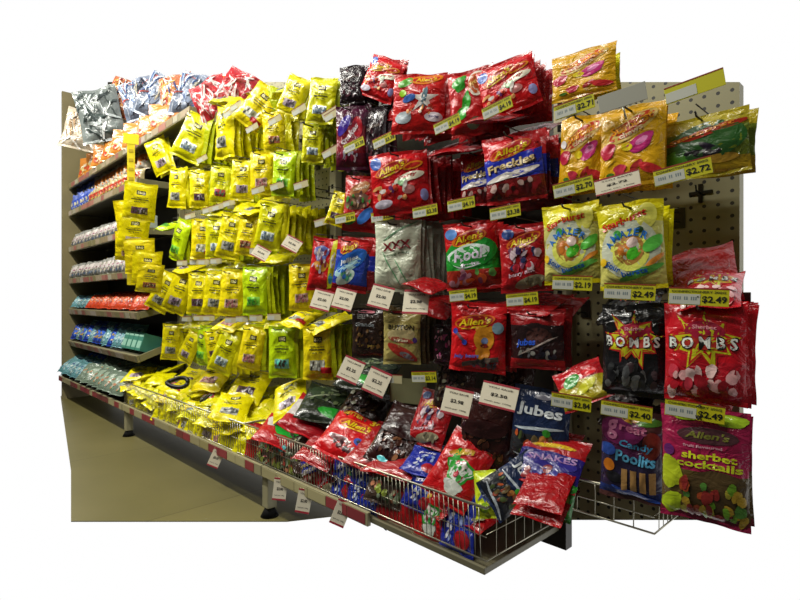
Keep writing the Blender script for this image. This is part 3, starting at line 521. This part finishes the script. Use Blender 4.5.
# ================================================================ price tickets
TX = {}
def flat_text(s, w, h, col, parent, loc, name='lettering'):
    k = (s,w,h,col)
    if k not in TX:
        vs, fs = text_geo(s); me = bpy.data.meshes.new('ticket_text'); me.from_pydata([(a*w,0,b*h) for a,b in vs],[],fs); me.materials.append(mat(col,'card')); TX[k] = me
    o = bpy.data.objects.new(name, TX[k]); o.location = loc; return link(o, parent)
def ticket(cx, cy, price, label, D=.925, w=.078, h=.03, yf=.4, tilt=0, lean=0, small=False, group=None):
    p = at(cx,cy,D); yaw = (math.pi/2-theta(cx))*yf
    e = mk('price_ticket', bevbox((-w/2,-.0008,-h/2),(w/2,.0008,h/2),.0003), mat('b8b414' if not small else 'b4ac84','card'), smooth=False)
    e.location = p; e.rotation_euler = (R(tilt),R(lean),yaw)
    bm = bmesh.new(); box(bm,(-w*.49,-.0012,-h*.45),(w*.04,-.0008,h*.16)); mk('barcode_panel',bm,mat('b8baae','card'),e,False)
    bm = bmesh.new(); box(bm,(-w*.5,-.0012,h*.46),(w*.5,-.0008,h*.53)); mk('edge_strip',bm,mat('8a3020','card'),e,False)
    if price:
        flat_text(price,w*.4,h*.44,'14140a',e,(w*.27,-.0014,-h*.14)); flat_text('CONFECTIONERY 200G',w*.9,h*.14,'4a4a18',e,(0,-.0014,h*.3))
        flat_text('|||| || |||',w*.4,h*.2,'6a7a80',e,(-w*.22,-.0014,-h*.1),'barcode')
    return tag(e, label, 'price tag', group)
def promo(cx, cy, price, label, D=.9, w=.062, h=.085, yf=.7, tilt=-18, lean=10):
    p = at(cx,cy,D); yaw = (math.pi/2-theta(cx))*yf
    e = mk('promo_ticket', bevbox((-w/2,-.0008,-h/2),(w/2,.0008,h/2),.0003), mat('e4dcc4','card'), smooth=False)
    e.location = p; e.rotation_euler = (R(tilt),R(lean),yaw)
    for z0,z1 in ((h*.42,h*.5),(-h*.5,-h*.42)):
        bm = bmesh.new(); box(bm,(-w/2,-.0012,z0),(w/2,-.0008,z1)); mk('red_border',bm,mat('a83440','card'),e,False)
    flat_text(price,w*.46,h*.15,'181410',e,(0,-.0014,0)); flat_text('YOU SAVE',w*.7,h*.07,'6a6458',e,(0,-.0014,h*.3)); flat_text('each per 100g',w*.75,h*.06,'6a6458',e,(0,-.0014,-h*.28))
    return tag(e, label, 'price tag')
for a in ((574,107,'$2.71','yellow price ticket reading $2.71 at top of right bay'),(573,187,'$2.70','yellow price ticket reading $2.70 under the left orange bag'),
          (682,172,'$2.72','yellow price ticket reading $2.72 under green and gold bag'),(572,283,'$2.19','yellow price ticket reading $2.19 under the left sour bag'),
          (629,292,'$2.49','yellow price ticket reading $2.49 under the right sour bag'),(698,297,'$2.49','yellow price ticket reading $2.49 above the red BOMBS bag'),
          (571,402,'$2.84','yellow price ticket reading $2.84 beside the slotted upright'),(626,411,'$2.40','yellow price ticket reading $2.40 under the black BOMBS bag'),
          (694,411,'$2.49','yellow price ticket reading $2.49 above the sherbet bag'),(694,87,'','white price ticket at the top right corner')):
    ticket(*a, w=.085 if a[0]>610 else .075, h=.027, yf=.35, lean=(-8 if a[1]<200 else 3), D=.92)
for a in ((354,145,'$3.38','yellow ticket over the dark purple snakes bag'),(384,140,'$3.38','yellow ticket left of the star figure bag'),(447,124,'$4.19','yellow ticket at lower right of the star figure bag'),
          (497,108,'$4.19','yellow ticket behind the top right red bag'),(382,216,'$3.38','yellow ticket under the left edge of party mix bag'),(425,211,'$3.38','yellow ticket tucked under the party mix bag'),(461,204,'$4.19','yellow ticket below the long red stack'),
          (505,212,'$3.38','yellow ticket reading $3.38 under the Freckles bag'),(463,295,'$4.19','yellow ticket under the Kool fruits bag'),(522,299,'$4.19','yellow ticket under the berry bag'),
          (424,377,'$3.14','yellow ticket under the stack of toffee bags'),(345,218,'$2.99','yellow ticket on the hook where yellow bags meet red')):
    ticket(*a, w=.068, h=.026, yf=.3, lean=(-14 if a[1]<150 else -5), D=.915)
for k,(cx,cy,w_) in enumerate(((202,159,1),(229,113,1),(236,106,1),(252,128,1),(275,120,1),(299,110,1),(330,113,1),(190,216,0),(208,210,0),(218,207,0),(229,203,0),(258,190,1),(277,186,1),(301,185,1),(182,263,0),(195,262,0),(204,262,0),(216,261,0),(256,251,1),(322,222,1),(187,319,0),(199,318,0),(209,318,0),(231,320,0),(242,319,0),(256,318,1),(274,317,1),(332,115,1),(393,379,1),(330,152,1))):
    near = 'among the yellow bags'
    ticket(cx,cy,'', 'small cream shelf ticket on a hook of the yellow section, %s'%['very top edge','upper part','middle part','lower part'][0 if cy<135 else (1 if cy<200 else (2 if cy<280 else 3))], D=.93,w=.052,h=.022,yf=.45,lean=(-22 if cy<170 else (-12 if cy<225 else 0)),small=True,group='cream tickets in the yellow section, %s'%['top','upper','middle','lower'][0 if cy<135 else (1 if cy<200 else (2 if cy<280 else 3))])
for a in ((322,300,'$2.00','white promotional ticket with red edges under the striped red bag'),(344,299,'$2.00','white promotional ticket under the red and blue Allen\'s bag'),(381,297,'$2.00','white promotional ticket at lower left of XXX bag'),
          (416,302,'$2.98','white promotional ticket at lower right of XXX bags'),(351,370,'$2.25','white promotional ticket below the dark brown bag'),(377,382,'$2.25','white promotional ticket below and right of the lowest yellow bags'),
          (457,402,'$2.98','white promotional ticket leaning above the dark Memorables bag'),(499,396,'$2.50','white promotional ticket tilted wide beside the Jubes bag'),(261,253,'$2.00','white promotional ticket hanging among yellow bags, fourth tier'),
          (292,244,'$2.00','white promotional ticket folded back under the long yellow stack'),
          (617,183,'$2.72','white promotional ticket across the foot of right orange bag')):
    kw = {}
    if a[0] in (457,): kw = dict(h=.06,w=.064)
    elif a[0]==499: kw = dict(h=.05,w=.075)
    elif a[0]==617: kw = dict(h=.028,w=.075,lean=-8,tilt=0,yf=.3)
    elif a[0] in (261,292): kw = dict(h=.045,w=.055,lean=28)
    elif a[0] in (351,377): kw = dict(h=.066,w=.06,lean=22)
    elif a[0] in (416,): kw = dict(h=.06,w=.062,lean=2)
    else: kw = dict(h=.062,w=.058,lean=14)
    promo(*a, **kw)
for cx,cy,ln,lab in ((216,458,24,'white shelf ticket hanging from the rail below the yellow bin'),(280,489,6,'white shelf ticket hanging beside the nearer shelf leg'),(304,501,10,'white shelf ticket hanging second right of the nearer leg'),(341,513,22,'white shelf ticket cut off by the bottom edge')):
    p = promo(cx,cy,'$2.00',lab,D=.875,w=.042,h=.07,yf=.8,tilt=-4,lean=ln)
bm = bmesh.new(); box(bm,(-.06,-.001,-.035),(.06,.001,.035)); o = mk('blank_card',bm,mat('7a7a58','card'),smooth=False); o.location = at(408,391,1.05); o.rotation_euler=(0,0,R(15)); tag(o,'blank olive card between two tickets above the bin','card')
# ================================================================ bins: heaps
g = random.Random(3)
vk = ['yellow_'+v for v in picts if v not in ('green','aqua')]+['yellow_plain']*11
def heap(x, y, z, kind, lab, rx=-65, ry=0, rz=0, s=1., grp=None, sx=1.):
    return put(kind,'candy_bag',(x,y,z),(R(rx),R(ry),R(rz)),s,lab,group=grp,sx=sx)
n = 0; x = -2.96
while x < XB-.03:      # standing against the wires
    heap(x, YB+.035, .215, g.choice(vk), 'yellow candy bag pressed upright against the basket wires', g.uniform(-22,-8), g.uniform(-25,25), g.uniform(5,35), .95, 'yellow bags against the wires of the yellow bin'); x += .072
x = -2.98
while x < XB+.02:
    for (y, z) in ((YB+.07,.245),(YB+.14,.285),(YB+.22,.31)):
        if z < .25 or g.random() < .93:
            heap(x+g.uniform(-.03,.03), y+g.uniform(-.01,.01), z+g.uniform(-.012,.02), g.choice(vk), 'yellow candy bag lying in the yellow heap of the wire basket', g.uniform(-85,-55), g.uniform(-15,15), g.uniform(-20,75), 1.12, 'yellow bags heaped in the wire bin')
    x += .105
for (cx,cy,D,kind,rx,ry,rz,s,sx,lab) in (
   (140,374,1.0,'yellow_purple',-70,0,50,1.2,1.2,'yellow candy bag at the left rear of the heap with purple picture'),
   (215,377,1.06,'yellow_pink',-60,0,30,1.3,1.2,'large yellow candy bag lying at the back under the leaning bags'),
   (250,386,1.05,'yellow_berry',-55,10,40,1.2,1.2,'yellow candy bag sitting high at the back right of the heap'),
   (290,398,.98,'yellow_purple',-55,-25,40,1.15,1.1,'yellow candy bag lying over the join between the two baskets'),
   (232,408,.93,'yellow_grey',-65,10,50,1.1,1.2,'yellow candy bag at the front rim near the basket join')):
    p = at(cx,cy,D); heap(p.x,p.y,p.z,kind,lab,rx,ry,rz,s,sx=sx)
# black handled clip lying on the heap
p = at(180,390,.93); bm = bmesh.new(); pts = [(.04*math.cos(a_)*(1.3), .026*math.sin(a_), .006*math.sin(2*a_)) for a_ in [2*math.pi*k/20 for k in range(21)]]
tube(bm, pts, .0095, 8); o = mk('carry_handle', bm, mat('0c0c0c','paint')); o.location = p+Vector((0,-.01,.035)); o.rotation_euler = (R(40),0,R(30)); tag(o,'black oval plastic handle ring lying on the yellow heap','handle')
for px_, py_, lab, rz in ((205,402,'black and grey hook arm lying on the yellow heap near rim',-35),):
    e = mk('loose_hook', bevbox((-.05,-.012,-.004),(.05,.012,.004),.002), mat('2a2c26','paint'), smooth=False); e.location = at(px_,py_,.92)+Vector((0,0,.015)); e.rotation_euler = (R(20),0,R(rz)); tag(e, lab, 'hook')
    bm = bmesh.new(); tube(bm,[(-.04,0,.006),(.06,0,.01),(.08,.01,.01)],.003); mk('wire_arm',bm,mat('a8a8a0','metal'),e)
# red bin: filler layer
dk = ['choc','memorables','berry','freckles','kool','redplain','dark','bluemix','darkgreen','clear_mix','bluecrown','frogalive']
x = XB+.04
while x < -.70:
    if x < -.74: heap(x, YB+.035, .215, g.choice(['redplain','frogalive','berry','kool','redplain','freckles','clear_mix'] if x < -1.2 else ['clear_mix','redplain','bluecrown','berry','frogalive']), 'candy bag standing behind the wires of the red bin', g.uniform(-20,-6), g.uniform(-25,25), g.uniform(-5,30), .85, 'bags against the wires of the red bin')
    if x < -.72: heap(x+.03, YB+.10, .235, g.choice(dk), 'candy bag lying low in the red bin', g.uniform(-80,-55), g.uniform(-15,15), g.uniform(-30,60), .95, 'bags lying low in the red bin')
    heap(x, YB+.20, .27, g.choice(['choc','memorables','dark','darkgreen','berry']), 'dark candy bag at the back of the red bin', g.uniform(-65,-45), g.uniform(-15,15), g.uniform(-20,40), 1., 'dark bags at the back of the red bin')
    x += .082
for (kind,cx,cy,D,rx,ry,rz,s,sx,lab) in (
   ('whitered',312,418,.97,-62,22,35,1.05,1.1,'red bag with white and black picture lying near the yellow bags'),
   ('greenred',282,432,.93,-68,20,40,.95,1.1,'red bag with a bright green patch at the bin rim'),
   ('darkgreen',330,404,1.02,-62,10,40,1.1,1.2,'dark green bag with pale lines lying at the back of the bin'),
   ('choc',362,412,1.02,-50,12,20,1.05,1.1,'dark brown speckled bag behind the large red bag'),
   ('allens30',352,436,.95,-52,16,22,.98,1.0,'big red Allen\'s bag marked 30 lying face up'),
   ('redplain',322,450,.925,-62,12,20,.75,1.3,'red bag hanging over the wire rim beneath the big red bag'),
   ('memorables',402,436,.99,-45,12,20,1.0,1.05,'dark bag with faint lettering lying beside the big red bag'),
   ('redplain',378,448,.96,-60,10,10,1.0,1,'red bag wedged between the big red bag and a dark bag'),
   ('berry',432,418,1.03,-30,5,10,.9,1,'dark red bag standing at the back of the bin'),
   ('redplain',398,460,.95,-68,0,10,.8,1.5,'plain red glossy bag lying flat along the rim'),
   ('bluecrown',424,462,.96,-66,8,20,.6,1.2,'blue bag lying across the plain red bag'),
   ('clear_mix',390,480,.925,-25,8,20,.8,1.1,'clear bag of multicoloured sweets leaning on the wires'),
   ('bluecrown',422,490,.925,-20,10,15,.62,1.1,'blue bag pressed on the wires below the red bags'),
   ('frogalive',460,469,.945,-28,22,12,.98,.95,'glossy red bag with white and green flower print leaning on the rim'),
   ('memorables',486,430,1.0,-6,2,15,.98,1,'dark brown Memorables bag standing upright in the bin'),
   ('jubes',540,428,1.02,-5,3,10,.98,1,'dark blue Jubes bag standing upright beside the upright'),
   ('jubes',514,485,.93,-40,50,10,.74,.9,'blue Jubes bag lying tilted in front of other bags'),
   ('purpblue',550,461,.985,-48,4,8,.82,1.15,'purple and red Allen\'s SNAKES bag lying below the upright Jubes bag'),
   ('redplain',556,452,1.05,-50,0,0,.7,1,'red bag end touching the slotted upright'),
   ('redplain',546,487,.93,-62,0,10,.68,1.1,'red bag lying under the purple and red bag'),
   ('yellowgreen_star',486,494,.92,-20,-15,10,.7,1,'lime yellow bag with blue star at the front rim'),
   ('greenbag',567,503,.95,-12,6,0,.6,.6,'small green bag standing at the right end of the bin'),
   ('redplain',545,502,.93,-66,0,6,.62,1.3,'red bag at the front right of the bin, bottom edge'),
   ('choc',455,385,1.06,-15,0,10,.85,1.1,'dark bag hanging behind the leaning white ticket'),
   ('choc',512,385,1.06,-15,0,5,.8,1.1,'dark bag hanging above the Jubes bag'),
   ('darkgreen',370,372,1.03,-60,6,25,1.0,1.2,'dark folded bag lying below the cream toffee bag')):
    p = at(cx,cy,D); heap(p.x,p.y,p.z,kind,lab,rx,ry,rz,s,sx=sx)
# ================================================================ far left shelves
def tray(x0, x1, z, tilt, lab, depth=.245):
    e = empty('tray_shelf', ((x0+x1)/2, -.25, z)); e.rotation_euler = (R(tilt),0,0); hw = (x1-x0)/2
    mk('deck',bevbox((-hw,0,-.004),(hw,depth/math.cos(R(tilt))-.01,.004)),mat('5a5644','paint'),e,False)
    fr_ = [mk('front_rail',bevbox((-hw,-.012,-.022),(hw,0,.018)),mat('857e5e','paint'),e,False)]
    q = random.Random(int(z*100)); x = -hw+.01
    while x < hw-.08:
        w = q.uniform(.05,.1); bm = bmesh.new(); box(bm,(x,-.0134,-.017),(x+w-.004,-.0121,.013)); mk('ticket',bm,mat(q.choice(['9a8a72','8a7a5c','9c6a5c','a09a84','7c7450','a4988a','8e5a50']),'card'),fr_[0],False); x += w+q.choice((0,0,.03))
    for sx_ in (-1,1): mk('side_rail',bevbox((sx_*hw-.004,0,-.02),(sx_*hw+.004,.22,.016)),mat('7e7a5c','paint'),e,False)
    return tag(e, lab, 'shelf')
SH = [(.41,20,'sloping shelf of blue packets and green cartons'),(.64,14,'sloping shelf of orange and red packets'),(.86,6,'shelf of small pale boxes'),(1.09,3,'shelf of small white cartons with a red mark'),(1.35,0,'shelf of small orange and white packets'),(1.56,0,'top shelf of orange snack packets under foil bags')]
for z,tl,lab in SH[:5]: tray(TL+.01, T3+.04, z, tl, lab+', far left bay')
tray(TL+.01, -2.28, 1.55, 0, 'long upper shelf carrying orange packets and foil bags')
# goods on them
def carton(x,y,z,w,h,d,col,col2,lab,grp,tilt=0,name='carton',txt=None,rz=0):
    o = mk(name, bevbox((-w/2,-d/2,0),(w/2,d/2,h),.002), mat(col,'card'), smooth=False); o.location=(x,y,z); o.rotation_euler=(R(tilt),0,R(rz))
    bm = bmesh.new(); box(bm,(-w*.4,-d/2-.001,h*.15),(w*.4,-d/2,h*.55)); mk('printed_panel',bm,mat(col2,'card'),o,False)
    bm = bmesh.new(); box(bm,(-w/2+.002,-d/2-.0008,h*.78),(w/2-.002,-d/2,h*.9)); mk('colour_band',bm,mat(col2,'card'),o,False)
    return tag(o,lab,'carton',grp)
def row_x(step, x0=TL+.06, x1=T3):
    x = x0
    while x < x1: yield x; x += step
# small pouches used on the shelves
def pouch(nm, base, cols, w=.11, h=.13, sd=1, txt=None, tc='e8e4d8'):
    K(nm,w,h,.03,[(9,base)],[ell(0,.1,.75,.4,cols[0],15,wob=.05)]+blobs(9,-.7,-.7,.7,.3,.2,cols,sd),[T(txt,0,.25,1.3,.2,tc,12,.1)] if txt else [],seed=sd+60)
pouch('blue_pouch','1c3a9a',['3a64c8','8a9ab0','b0903a'],sd=1); pouch('orange_pouch','b83c1c',['d86a3a','8a8a98','d8b8a0','a02820'],sd=2)
pouch('teal_pouch','5a8a90',['8ab0b8','4a6a8a','b8c8c0'],sd=3); pouch('crunch','c47c30',['c8b070','b83c1c','c0b088'],w=.2,h=.15,sd=4,txt='NIBBLERS'); 
pouch('small_orange','c8bca8',['d07828','b8b4ac','c04828'],w=.075,h=.095,sd=5); pouch('small_blue','5a6ab0',['2a48a8','c0b890','8a98b0'],w=.075,h=.095,sd=6)
pouch('small_red','a89a70',['b83c2c','c8b048','8a3a2c'],w=.075,h=.07,sd=7); pouch('pale','8a8a84',['c0b8b4','5a6a80','8a5a6a','b0a890'],w=.08,h=.075,sd=8)
pouch('greymint','6a7a6a',['8a9a88','4a8a5a','a8a898','b07a5a'],w=.13,h=.14,sd=9); 
def foil(nm, base, cols, sd, w=.2, h=.26):
    q = random.Random(sd); art = []
    for _ in range(46):
        art.append(ell(q.uniform(-.85,.85), q.uniform(-.85,.85), q.uniform(.15,.5), q.uniform(.012,.07), q.choice(cols), q.choice((55,75,100,120,-20,30))+q.uniform(-15,15), 10, .12, q.random()*6))
    K(nm,w,h,.06,[(9,base)],art,seed=sd+60,crumple=.022)
foil('foil_silver','6f7674',['aab2b2','3c4644','dfe3e2','5a6462','2c3634'],10,h=.28); foil('foil_white','b8ac98',['e8e4dc','a88a68','d8d0c8','8a7a64'],11)
foil('foil_blue','7a8498',['e4e8f0','3a5a90','b8483a','c8c0a8','a0b0c8','2a2c38'],12); foil('foil_red','b42830',['e0ccc8','c84a48','e8e4e0','8a1820','d0a0a0'],13); foil('foil_dark','2a2428',['8a8a90','6a1a1c','a8a09c','141214'],14)
foil('foil_orange','b06a48',['e0d8d0','c83820','3a4a78','d8a050','f0ece4'],15)

def shelf_bag(kind,x,y,z,tilt,rz,s,lab,grp,nm='sweet_packet',cat='packet'):
    return put(kind,nm,(x,y,z+KINDS[kind].h*s/2),(R(tilt),R(g.uniform(-6,6)),R(rz)),s,lab,cat,grp)
for r_,dy in enumerate((.045,.115)):
    lift = dy*math.tan(R(20))
    for x in row_x(.088, x1=-3.32): shelf_bag('blue_pouch' if g.random()<.6 else 'teal_pouch',x,-.25+dy,.414+lift,-30,g.uniform(0,40),.95,'blue sweet packet on the sloping shelf, far left','blue packets on the sloping shelf')
for i,x in enumerate((-3.28,-3.2,-3.12,-3.04)):
    carton(x,-.19,.43,.072,.1,.1,'3c7a68','8ab8a4','teal green carton at the right end of the blue packet shelf','teal cartons on the sloping shelf',-18)
for dy in (.05,.13):
    for x in row_x(.1, x1=-2.98): shelf_bag('orange_pouch' if x>-4. else 'teal_pouch',x,-.25+dy,.64+dy*.25,-42,g.uniform(0,50),.9,'orange and red packet lying on the third shelf up, far left' if x>-4. else 'pale teal packet at the far left of the orange shelf','orange packets on the sloping shelf' if x>-4. else 'teal packets on the orange shelf')
for x in row_x(.085): shelf_bag('pale',x,-.21,.868,-22,g.uniform(0,40),1.6,'small pale patterned packet on the shelf above the orange ones','pale packets on the middle shelf')
for x in row_x(.085): 
    if x>-3.35: carton(x,-.19,1.095,.03,.085,.08,'b0b8b0','8a9aa0','white narrow carton standing right of the clip strip','white cartons on the fourth shelf'); carton(x+.036,-.19,1.095,.03,.085,.08,'a8b4b0','c8ccc4','white narrow carton standing right of the clip strip','white cartons on the fourth shelf')
    else: shelf_bag('pale',x,-.21,1.095,-18,g.uniform(0,40),1.5,'small pale packet on the fourth shelf, far left','pale packets on the fourth shelf')
for i,x in enumerate(row_x(.078)):
    k = 'small_blue' if x < -3.95 else 'small_orange'
    shelf_bag(k,x,-.19,1.44,-8,g.uniform(10,45),1.15,'small %s packet on the shelf below the orange snack bags'%('blue' if x<-3.95 else 'orange and white'),'small %s packets, fifth shelf'%('blue' if x<-3.95 else 'orange'))
    shelf_bag('small_red' if x>-3.95 else 'small_blue',x,-.225,1.358,-4,g.uniform(10,45),1.2,'small patterned packet standing at the front of the fifth shelf, under the orange ones','packets at the front of the fifth shelf')
for i,x in enumerate(row_x(.2,x0=TL+.35,x1=-2.35)):
    shelf_bag('crunch',x,-.2,1.555,-10,g.uniform(25,45),1.05,'orange and red snack bag with white lettering on the upper shelf','orange snack bags on the upper shelf','snack_bag','snack bag')
    shelf_bag('crunch',x+.05,-.1,1.64,-15,g.uniform(15,40),1.05,'orange snack bag in the rear row of the upper shelf','rear orange snack bags','snack_bag','snack bag')
for (kind,cx,cy,D,ry,rz,s,lab) in (('foil_silver',100,115,.93,-16,55,1.3,'large silver foil bag with dark streaks at the upper left'),('foil_white',82,130,.9,10,60,1.1,'large white and tan foil bag at the left edge'),
    ('foil_dark',84,108,1.02,0,50,.7,'dark red and black foil bag behind the silver foil bag'),
    ('foil_orange',122,98,1.06,20,50,1.0,'orange and white foil bag on the upper shelf beside the silver bag'),('foil_blue',138,99,1.03,-20,45,1.0,'white and blue foil bag second right of the large silver bag'),
    ('foil_blue',158,97,1.03,25,40,1.0,'blue and silver crinkled foil bag in the middle of the top row'),('foil_orange',176,95,1.05,-10,40,.9,'orange and white foil bag between two blue ones on top'),('foil_blue',192,96,1.03,15,40,.9,'pale blue foil bag left of the red foil bags'),
    ('foil_red',212,101,1.02,-24,40,.85,'red foil bag with white streaks above the yellow stack'),('foil_red',234,93,1.04,30,35,.8,'red foil bag nearest the yellow bags along the top')):
    p = at(cx,cy,D); put(kind,'foil_bag',p,(R(-12),R(ry),R(rz)),s,lab,'foil bag')
# base shelf goods, far left
for dy in (.04,.1,.17):
    for x in row_x(.115,x1=-3.08): shelf_bag('greymint' if x>-3.9 else ('blue_pouch' if dy>.1 else 'teal_pouch'),x,-.31+dy,.165+dy*.35,-48,g.uniform(0,50),1.05,'grey green packet on the bottom shelf left of the yellow bin' if x>-3.9 else 'blue packet at the far left of the bottom shelf','grey packets on the bottom shelf' if x>-3.9 else 'blue packets on the bottom shelf')
# ================================================================ lights, world, camera
def area(loc, rot, sx, sy, e, col=(1,.97,.88)):
    l = bpy.data.lights.new('fluorescent','AREA'); l.shape='RECTANGLE'; l.size=sx; l.size_y=sy; l.energy=e; l.color=col
    o = bpy.data.objects.new('fluorescent_light', l); o.location=loc; o.rotation_euler=rot; C.objects.link(o)
area((-2.7,-1.25,2.5),(R(22),0,0),3.2,.07,105)
area((-.9,-1.9,2.6),(R(38),0,0),1.2,.06,25)
w = bpy.data.worlds.new('world'); bpy.context.scene.world = w; w.use_nodes = True; nt = w.node_tree
tc = nt.nodes.new('ShaderNodeTexCoord'); sx_ = nt.nodes.new('ShaderNodeSeparateXYZ'); nt.links.new(tc.outputs['Generated'], sx_.inputs[0])
cr = nt.nodes.new('ShaderNodeValToRGB'); mp = nt.nodes.new('ShaderNodeMapRange'); mp.inputs[1].default_value=-.12; mp.inputs[2].default_value=.06
nt.links.new(sx_.outputs[1], mp.inputs[0]); nt.links.new(mp.outputs[0], cr.inputs[0])
cr.color_ramp.elements[0].color=(.05,.047,.04,1); cr.color_ramp.elements[1].color=(1,1,1,1)
nt.links.new(cr.outputs[0], nt.nodes['Background'].inputs[0]); nt.nodes['Background'].inputs[1].default_value=1.0
sc = bpy.context.scene; sc.view_settings.view_transform='Standard'; sc.view_settings.look='None'; sc.view_settings.exposure=0
cd = bpy.data.cameras.new('camera'); cd.sensor_width=36; cd.lens=F/800*36; cd.clip_start=.01
co = bpy.data.objects.new('camera', cd); C.objects.link(co); co.location=(0,-CAMD,H); co.rotation_euler=(R(90),0,math.pi/2-TH0)
sc.camera = co
